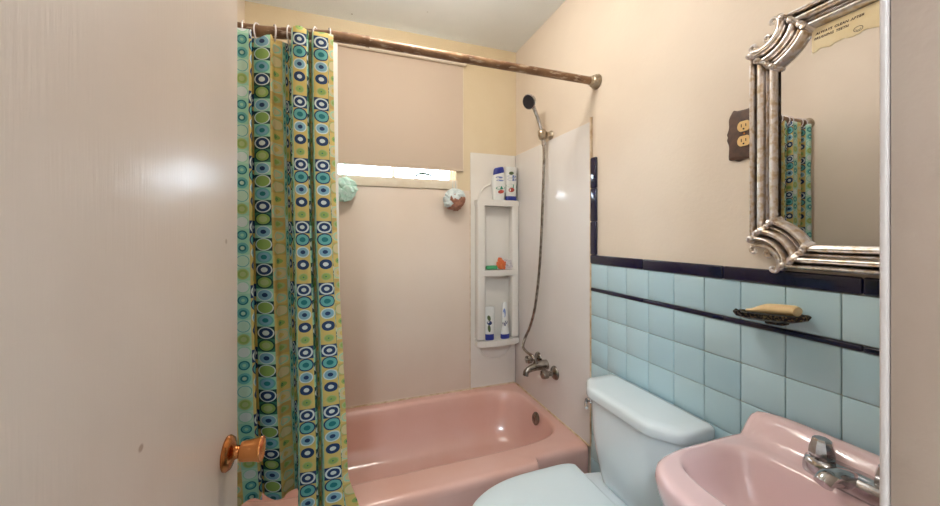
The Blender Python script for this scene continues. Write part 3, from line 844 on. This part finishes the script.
top_off = lambda u: (ct-zt_o)+(zt_o-zt_i)*u
bot_off = lambda u: (zb_o-cb)+(zb_i-zb_o)*u
def cut(off, u): return math.sqrt(rad_u(u)**2-off(u)**2)
def strip(ringfn, n):
    rings = []
    for i in range(n+1):
        t = i/n
        ring = [ringfn(0, t, .001)]+[ringfn(u, t, reed(u)+.006) for u in US]+[ringfn(1, t, .001)]
        rings.append(ring)
    add_loft(b, rings)
for s in (1, -1):
    strip(lambda u, t, h: Vector((XR-h, MC+s*(cr_y-side_off(u)), (cb+cut(side_off, u))*(1-t)+(ct-cut(side_off, u))*t)), 1)
strip(lambda u, t, h: Vector((XR-h, MC+(cr_y-cut(top_off, u))*(1-2*t), ct-top_off(u))), 1)
strip(lambda u, t, h: Vector((XR-h, MC+(cr_y-cut(bot_off, u))*(1-2*t), cb+bot_off(u))), 1)
corners = []
for s in (1, -1):
    for zc, up, vo in ((ct, -1, top_off), (cb, 1, bot_off)):
        def arcp(u, t, h, s=s, zc=zc, up=up, vo=vo):
            a0 = math.asin(side_off(u)/rad_u(u)); a1 = PI/2-math.asin(vo(u)/rad_u(u)); a = a0+(a1-a0)*t
            return Vector((XR-h-.0015, MC+s*(cr_y-rad_u(u)*math.sin(a)), zc+up*rad_u(u)*math.cos(a)))
        strip(arcp, 24); corners.append((s, zc, up, arcp))
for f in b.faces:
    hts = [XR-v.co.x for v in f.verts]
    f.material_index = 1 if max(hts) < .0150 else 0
obj('frame', b, [M['silver'], M['groove_dark']], mi, sharp=.7)
# glass with scooped outline
b = nb(); poly = []
def arc(s, zc, up, a0, a1):
    for i in range(13):
        a = math.radians(a0+(a1-a0)*i/12); poly.append((MC+s*cr_y-s*math.sin(a)*(Ri-.01), zc+up*math.cos(a)*(Ri-.01)))
arc(1, ct, -1, 25, 70); arc(-1, ct, -1, 70, 25); arc(-1, cb, 1, 25, 70); arc(1, cb, 1, 70, 25)
poly2 = []
for (y, z) in poly: poly2.append((min(max(y, MC-yI-.008), MC+yI+.008), min(max(z, zb_i-.008), zt_i+.008)))
add_prism(b, poly2, lambda p, d: Vector((d, p[0], p[1])), XR-.0135, XR-.001)
obj('mirror_glass', b, M['mirror'], mi, smooth=False)
# carved clasps over the joints, scrolls outside each scoop
for s, zc, up, arcp in corners:
    if 1:
        for tt, sg in ((.0, 1), (1., -1)):
            bb = nb()
            for dt, rr in ((-.035, .0038), (.0, .0062), (.045, .0042)):
                ln = [arcp(u, tt+sg*dt, reed(u)+.006) for u in [k/16 for k in range(17)]]
                add_tube(bb, ln, lambda t, rr=rr: rr*(1+.3*math.sin(t*26)), 8)
            for k in range(4):
                add_blob(bb, arcp(.12+.25*k, tt+sg*.02, reed(.12+.25*k)+.009), .0075, 2, .4, 40, (.8,1,1))
            obj('leaf_clasp', bb, M['silver'], mi)
        bb = nb()
        loc_pts = []
        for i in range(40):
            t = i/39
            ang = math.radians(-22+134*t); rad_ = .046
            loc_pts.append((math.sin(ang)*rad_, math.cos(ang)*rad_))
        def spiral(c, a0, turn, r0):
            return [(c[0]+(r0*(1-.8*i/20))*math.cos(a0+turn*i/20), c[1]+(r0*(1-.8*i/20))*math.sin(a0+turn*i/20)) for i in range(21)]
        def W3(p): return Vector((XR-.016, MC+s*cr_y-s*p[0], zc+up*p[1]))
        add_tube(bb, [W3(p) for p in loc_pts], lambda t: .0045+.003*math.sin(PI*t), 10)
        e0, e1 = loc_pts[0], loc_pts[-1]
        # end curls turn in towards the scoop's centre
        def end_curl(e, ang_deg, sg):
            ar = math.radians(ang_deg); rad_ = .046-.011
            c = (math.sin(ar)*rad_, math.cos(ar)*rad_)
            a0 = math.atan2(e[1]-c[1], e[0]-c[0])
            return spiral(c, a0, sg*4.6, .011)
        add_tube(bb, [W3(p) for p in end_curl(e0, -22, 1)], lambda t: .0056-.001*t, 8)
        add_tube(bb, [W3(p) for p in end_curl(e1, 112, -1)], lambda t: .0048-.001*t, 8)
        mid = [(.018, .026), (.020, .020), (.026, .018), (.030, .022), (.028, .027)]
        add_tube(bb, smooth_path([W3(p) for p in [(.034,.034),(.022,.034),(.014,.028),(.014,.020),(.021,.017),(.026,.022)]], 5), .0045, 8)
        obj('scroll_ornament', bb, M['silver'], mi)

# note stuck on the mirror
NX = XR-.0145
note = thing('paper_note', 'torn cream paper note with handwriting stuck to the top of the mirror', 'note', (NX, .47, 1.757))
yl, yr = .531, .405
pb = [(yl, 1.815), (yl, 1.758)]
rn = random.Random(3)
for i in range(1, 24):
    t = i/24
    pb.append((yl+(yr-yl)*t, 1.757+.005*sstep(.06,.14,t)+.001*t+.0022*math.sin(t*19)+rn.uniform(-.0012,.0012)))
pb += [(yr, 1.762), (yr, 1.815)]
b = nb(); add_prism(b, pb, lambda p, d: Vector((d, p[0], p[1])), NX, NX-.0006); obj('paper', b, M['paper'], note, smooth=False)
def text_mesh(name, s, size, origin3, m, parent, shear=.25, xs=1, tilt=0):
    cu = bpy.data.curves.new(name, 'FONT'); cu.body = s; cu.size = size; cu.shear = shear; cu.extrude = .0002; cu.space_character = 1.1; cu.space_word = 1.6; cu.offset = .0002
    tmp = bpy.data.objects.new('tmp', cu); C.objects.link(tmp); bpy.context.view_layer.update()
    dg = bpy.context.evaluated_depsgraph_get(); me = bpy.data.meshes.new_from_object(tmp.evaluated_get(dg))
    bpy.data.objects.remove(tmp)
    bm = bmesh.new(); bm.from_mesh(me)
    ox, oy, oz = origin3; cs, sn = math.cos(tilt), math.sin(tilt)
    for v in bm.verts:
        x, y, z = v.co; x *= xs
        v.co = Vector((ox-z, oy-(x*cs-y*sn), oz+x*sn+y*cs))
    return obj(name, bm, m, parent, smooth=False)
text_mesh('handwriting', 'ALWAYS CLEAN AFTER', .0074, (NX-.0008, .524, 1.7975), M['ink'], note, .25, .98, .0)
text_mesh('handwriting', 'BRUSHING TEETH', .0074, (NX-.0008, .527, 1.7865), M['ink'], note, .25, .94, .0)
b = nb(); cc = (.449, 1.773)
add_tube(b, [(NX-.0008, cc[0]+.0075*math.cos(2*PI*i/24), cc[1]+.0055*math.sin(2*PI*i/24)) for i in range(25)], .0005, 6)
add_tube(b, [(NX-.0008, cc[0]+.004*math.cos(PI+PI*i/12), cc[1]+.0028*math.sin(PI+PI*i/12)) for i in range(13)], .0005, 6)
obj('smiley_mark', b, M['ink'], note)

# ------------------------------------------------------------------ outlet with carved wood plate
ol = thing('wall_outlet', 'duplex outlet with scalloped dark wood plate left of the mirror', 'outlet', (XR, .69, 1.54))
OY, OZ = .688, 1.607
hw, hh = .052, .0765
pl = [(hw*.62, hh), (hw*.45, hh*.93), (0, hh*.90), (-hw*.45, hh*.93), (-hw*.62, hh), (-hw*.9, hh*.72), (-hw*.86, hh*.35), (-hw, hh*.10), (-hw*.93, 0), (-hw, -hh*.10), (-hw*.86, -hh*.35), (-hw*.9, -hh*.9), (-hw*.6, -hh*.92), (-hw*.4, -hh), (0, -hh*.90),
      (hw*.4, -hh), (hw*.6, -hh*.92), (hw*.9, -hh*.9), (hw*.86, -hh*.35), (hw, -hh*.10), (hw*.93, 0), (hw, hh*.10), (hw*.86, hh*.35), (hw*.9, hh*.72)]
pl = rpoly(pl, .012, 4)
fnp = lambda k: (lambda p, d: Vector((d, OY+p[0]*k, OZ+p[1]*k)))
b = nb()
add_loft(b, [[fnp(1)(p, XR) for p in pl], [fnp(1)(p, XR-.006) for p in pl], [fnp(.94)(p, XR-.010) for p in pl], [fnp(.86)(p, XR-.0105) for p in pl]])
obj('wood_plate', b, M['wood_plate'], ol)
for dz in (.021, -.021):
    b = nb(); poly = []
    for k in range(32):
        a = 2*PI*k/32; poly.append((.0175*math.cos(a), min(max(.0172*math.sin(a), -.0145), .0145)))
    add_prism(b, poly, lambda p, d: Vector((d, OY+p[0], OZ+dz+p[1])), XR-.009, XR-.0135)
    r_ = obj('receptacle', b, M['ivory'], ol)
    b = nb()
    for y_, h_ in ((.006, .0045), (-.006, .0038)): add_box(b, XR-.0138, XR-.0125, OY+y_-.0012, OY+y_+.0012, OZ+dz+.002-h_, OZ+dz+.002+h_)
    add_lathe(b, (XR-.0125, OY, OZ+dz-.008), (-1,0,0), [(.0026,0),(.0026,.0012),(0,.0013)], 12)
    obj('socket_slots', b, M['slot'], r_)
b = nb(); add_lathe(b, (XR-.0103, OY, OZ), (-1,0,0), [(.003,0),(.0025,.0015),(0,.002)], 12); obj('screw', b, M['brass'], ol)

# ------------------------------------------------------------------ soap dish and soap on the tiles
TF = XR-.0085
DYc, DZc = .600, 1.112
sd = thing('soap_dish', 'ornate black and gold metal soap dish fixed on the aqua tiles', 'soap dish', (TF, DYc, 1.09))
b = nb()
def dpoly(k, z, n=60):
    out = []
    for i in range(n):
        a = 2*PI*i/n
        x, y = selem(TF-.042, DYc, .040*k, .078*k, 2.8, a)
        w = 1+.035*math.cos(14*a)
        out.append(Vector((min(TF-.042+(x-TF+.042)*w, TF-.0005), DYc+(y-DYc)*w, z)))
    return out
add_loft(b, [dpoly(.70,DZc-.012), dpoly(.95,DZc-.006), dpoly(1.03,DZc+.003), dpoly(1.02,DZc+.006), dpoly(.92,DZc+.001), dpoly(.5,DZc-.002)])
obj('tray', b, M['dish'], sd)
b = nb(); add_box(b, TF-.03, TF-.0002, DYc-.022, DYc+.022, DZc-.026, DZc-.010, bev=.005)
obj('wall_bracket', b, M['dish'], sd)
for sg in (1, -1):
    b = nb(); add_tube(b, smooth_path([(TF-.052, DYc+sg*.068, DZc+.002), (TF-.047, DYc+sg*.078, DZc+.001), (TF-.043, DYc+sg*.082, DZc+.003), (TF-.043, DYc+sg*.079, DZc+.006)], 5), .0045, 8)
    obj('end_scroll', b, M['dish'], sd)
sd.rotation_euler.x = -.09
b = nb(); R_ = []
for i in range(15):
    t = i/14; w = math.sin(PI*min(1, .06+.94*t))**.5 if t < 1 else .05
    hwid = (.0125*sstep(-.02, .5, t)+.005)*(1 if t < .93 else .85)
    y_ = DYc+.056-.115*t
    zc_ = DZc+.0045+hwid*.75+.09*(DYc-y_)
    R_.append([Vector((TF-.042+hwid*1.25*math.cos(2*PI*k/20), y_, zc_+hwid*.75*math.sin(2*PI*k/20))) for k in range(20)])
add_loft(b, R_); tag(obj('soap_bar', b, M['soap'], sharp=1), 'worn cream soap bar lying in the ornate wall soap dish', 'soap')

# ------------------------------------------------------------------ added lamps, all out of view
def light(name, kind, loc, energy, col, **k):
    l = bpy.data.lights.new(name, kind); l.energy = energy; l.color = col
    for a, v in k.items(): setattr(l, a, v)
    o = bpy.data.objects.new(name, l); C.objects.link(o); o.location = loc; return o
def dome(name, label, x, y, st, col):
    t = thing(name, label, 'added ceiling light', (x, y, ZC-.285))
    bb = nb(); add_lathe(bb, (x, y, ZC-.0005), (0,0,-1), [(.06,0),(.06,.012),(.012,.018),(.012,.085),(.05,.09),(.05,.10)], 32); obj('base', bb, M['chrome'], t)
    bb = nb(); add_lathe(bb, (x, y, ZC-.098), (0,0,-1), [(.04,0),(.05,.02),(.09,.05),(.105,.10),(.09,.15),(.05,.18),(0,.187)], 32); obj('glass_shade', bb, emis(name+'_glow', col, st), t)
    return t
dome('added_ceiling_light', 'round ceiling light added out of view to light the bathroom', .30, 1.19, 25, (1,.93,.84,1))  # unseen lamp, added to brighten the bathroom
dome('added_hall_light', 'round hall light added out of view as fill through the doorway', -.42, -.85, 84, (.80,.92,1,1))  # unseen lamp, added as cool fill for toilet, sink and tiles

# daylight
w = bpy.data.worlds.new('sky'); bpy.context.scene.world = w; w.use_nodes = True
bg = w.node_tree.nodes['Background']; bg.inputs['Color'].default_value = (.74,.87,1,1); bg.inputs['Strength'].default_value = 16

# ------------------------------------------------------------------ camera
F, V0 = 355.13, 234.48
cam = bpy.data.cameras.new('camera'); co = bpy.data.objects.new('camera', cam); C.objects.link(co)
co.location = (0, 0, H); co.rotation_euler = (PI/2, 0, -math.radians(19.64))
cam.sensor_fit = 'HORIZONTAL'; cam.sensor_width = 36; cam.lens = 36*F/940
cam.shift_y = -(253-V0)/940; cam.clip_start = .02
sc = bpy.context.scene; sc.camera = co
sc.view_settings.view_transform = 'Standard'; sc.view_settings.look = 'None'; sc.view_settings.gamma = 1; sc.view_settings.use_curve_mapping = False
sc.view_settings.exposure = 0.86
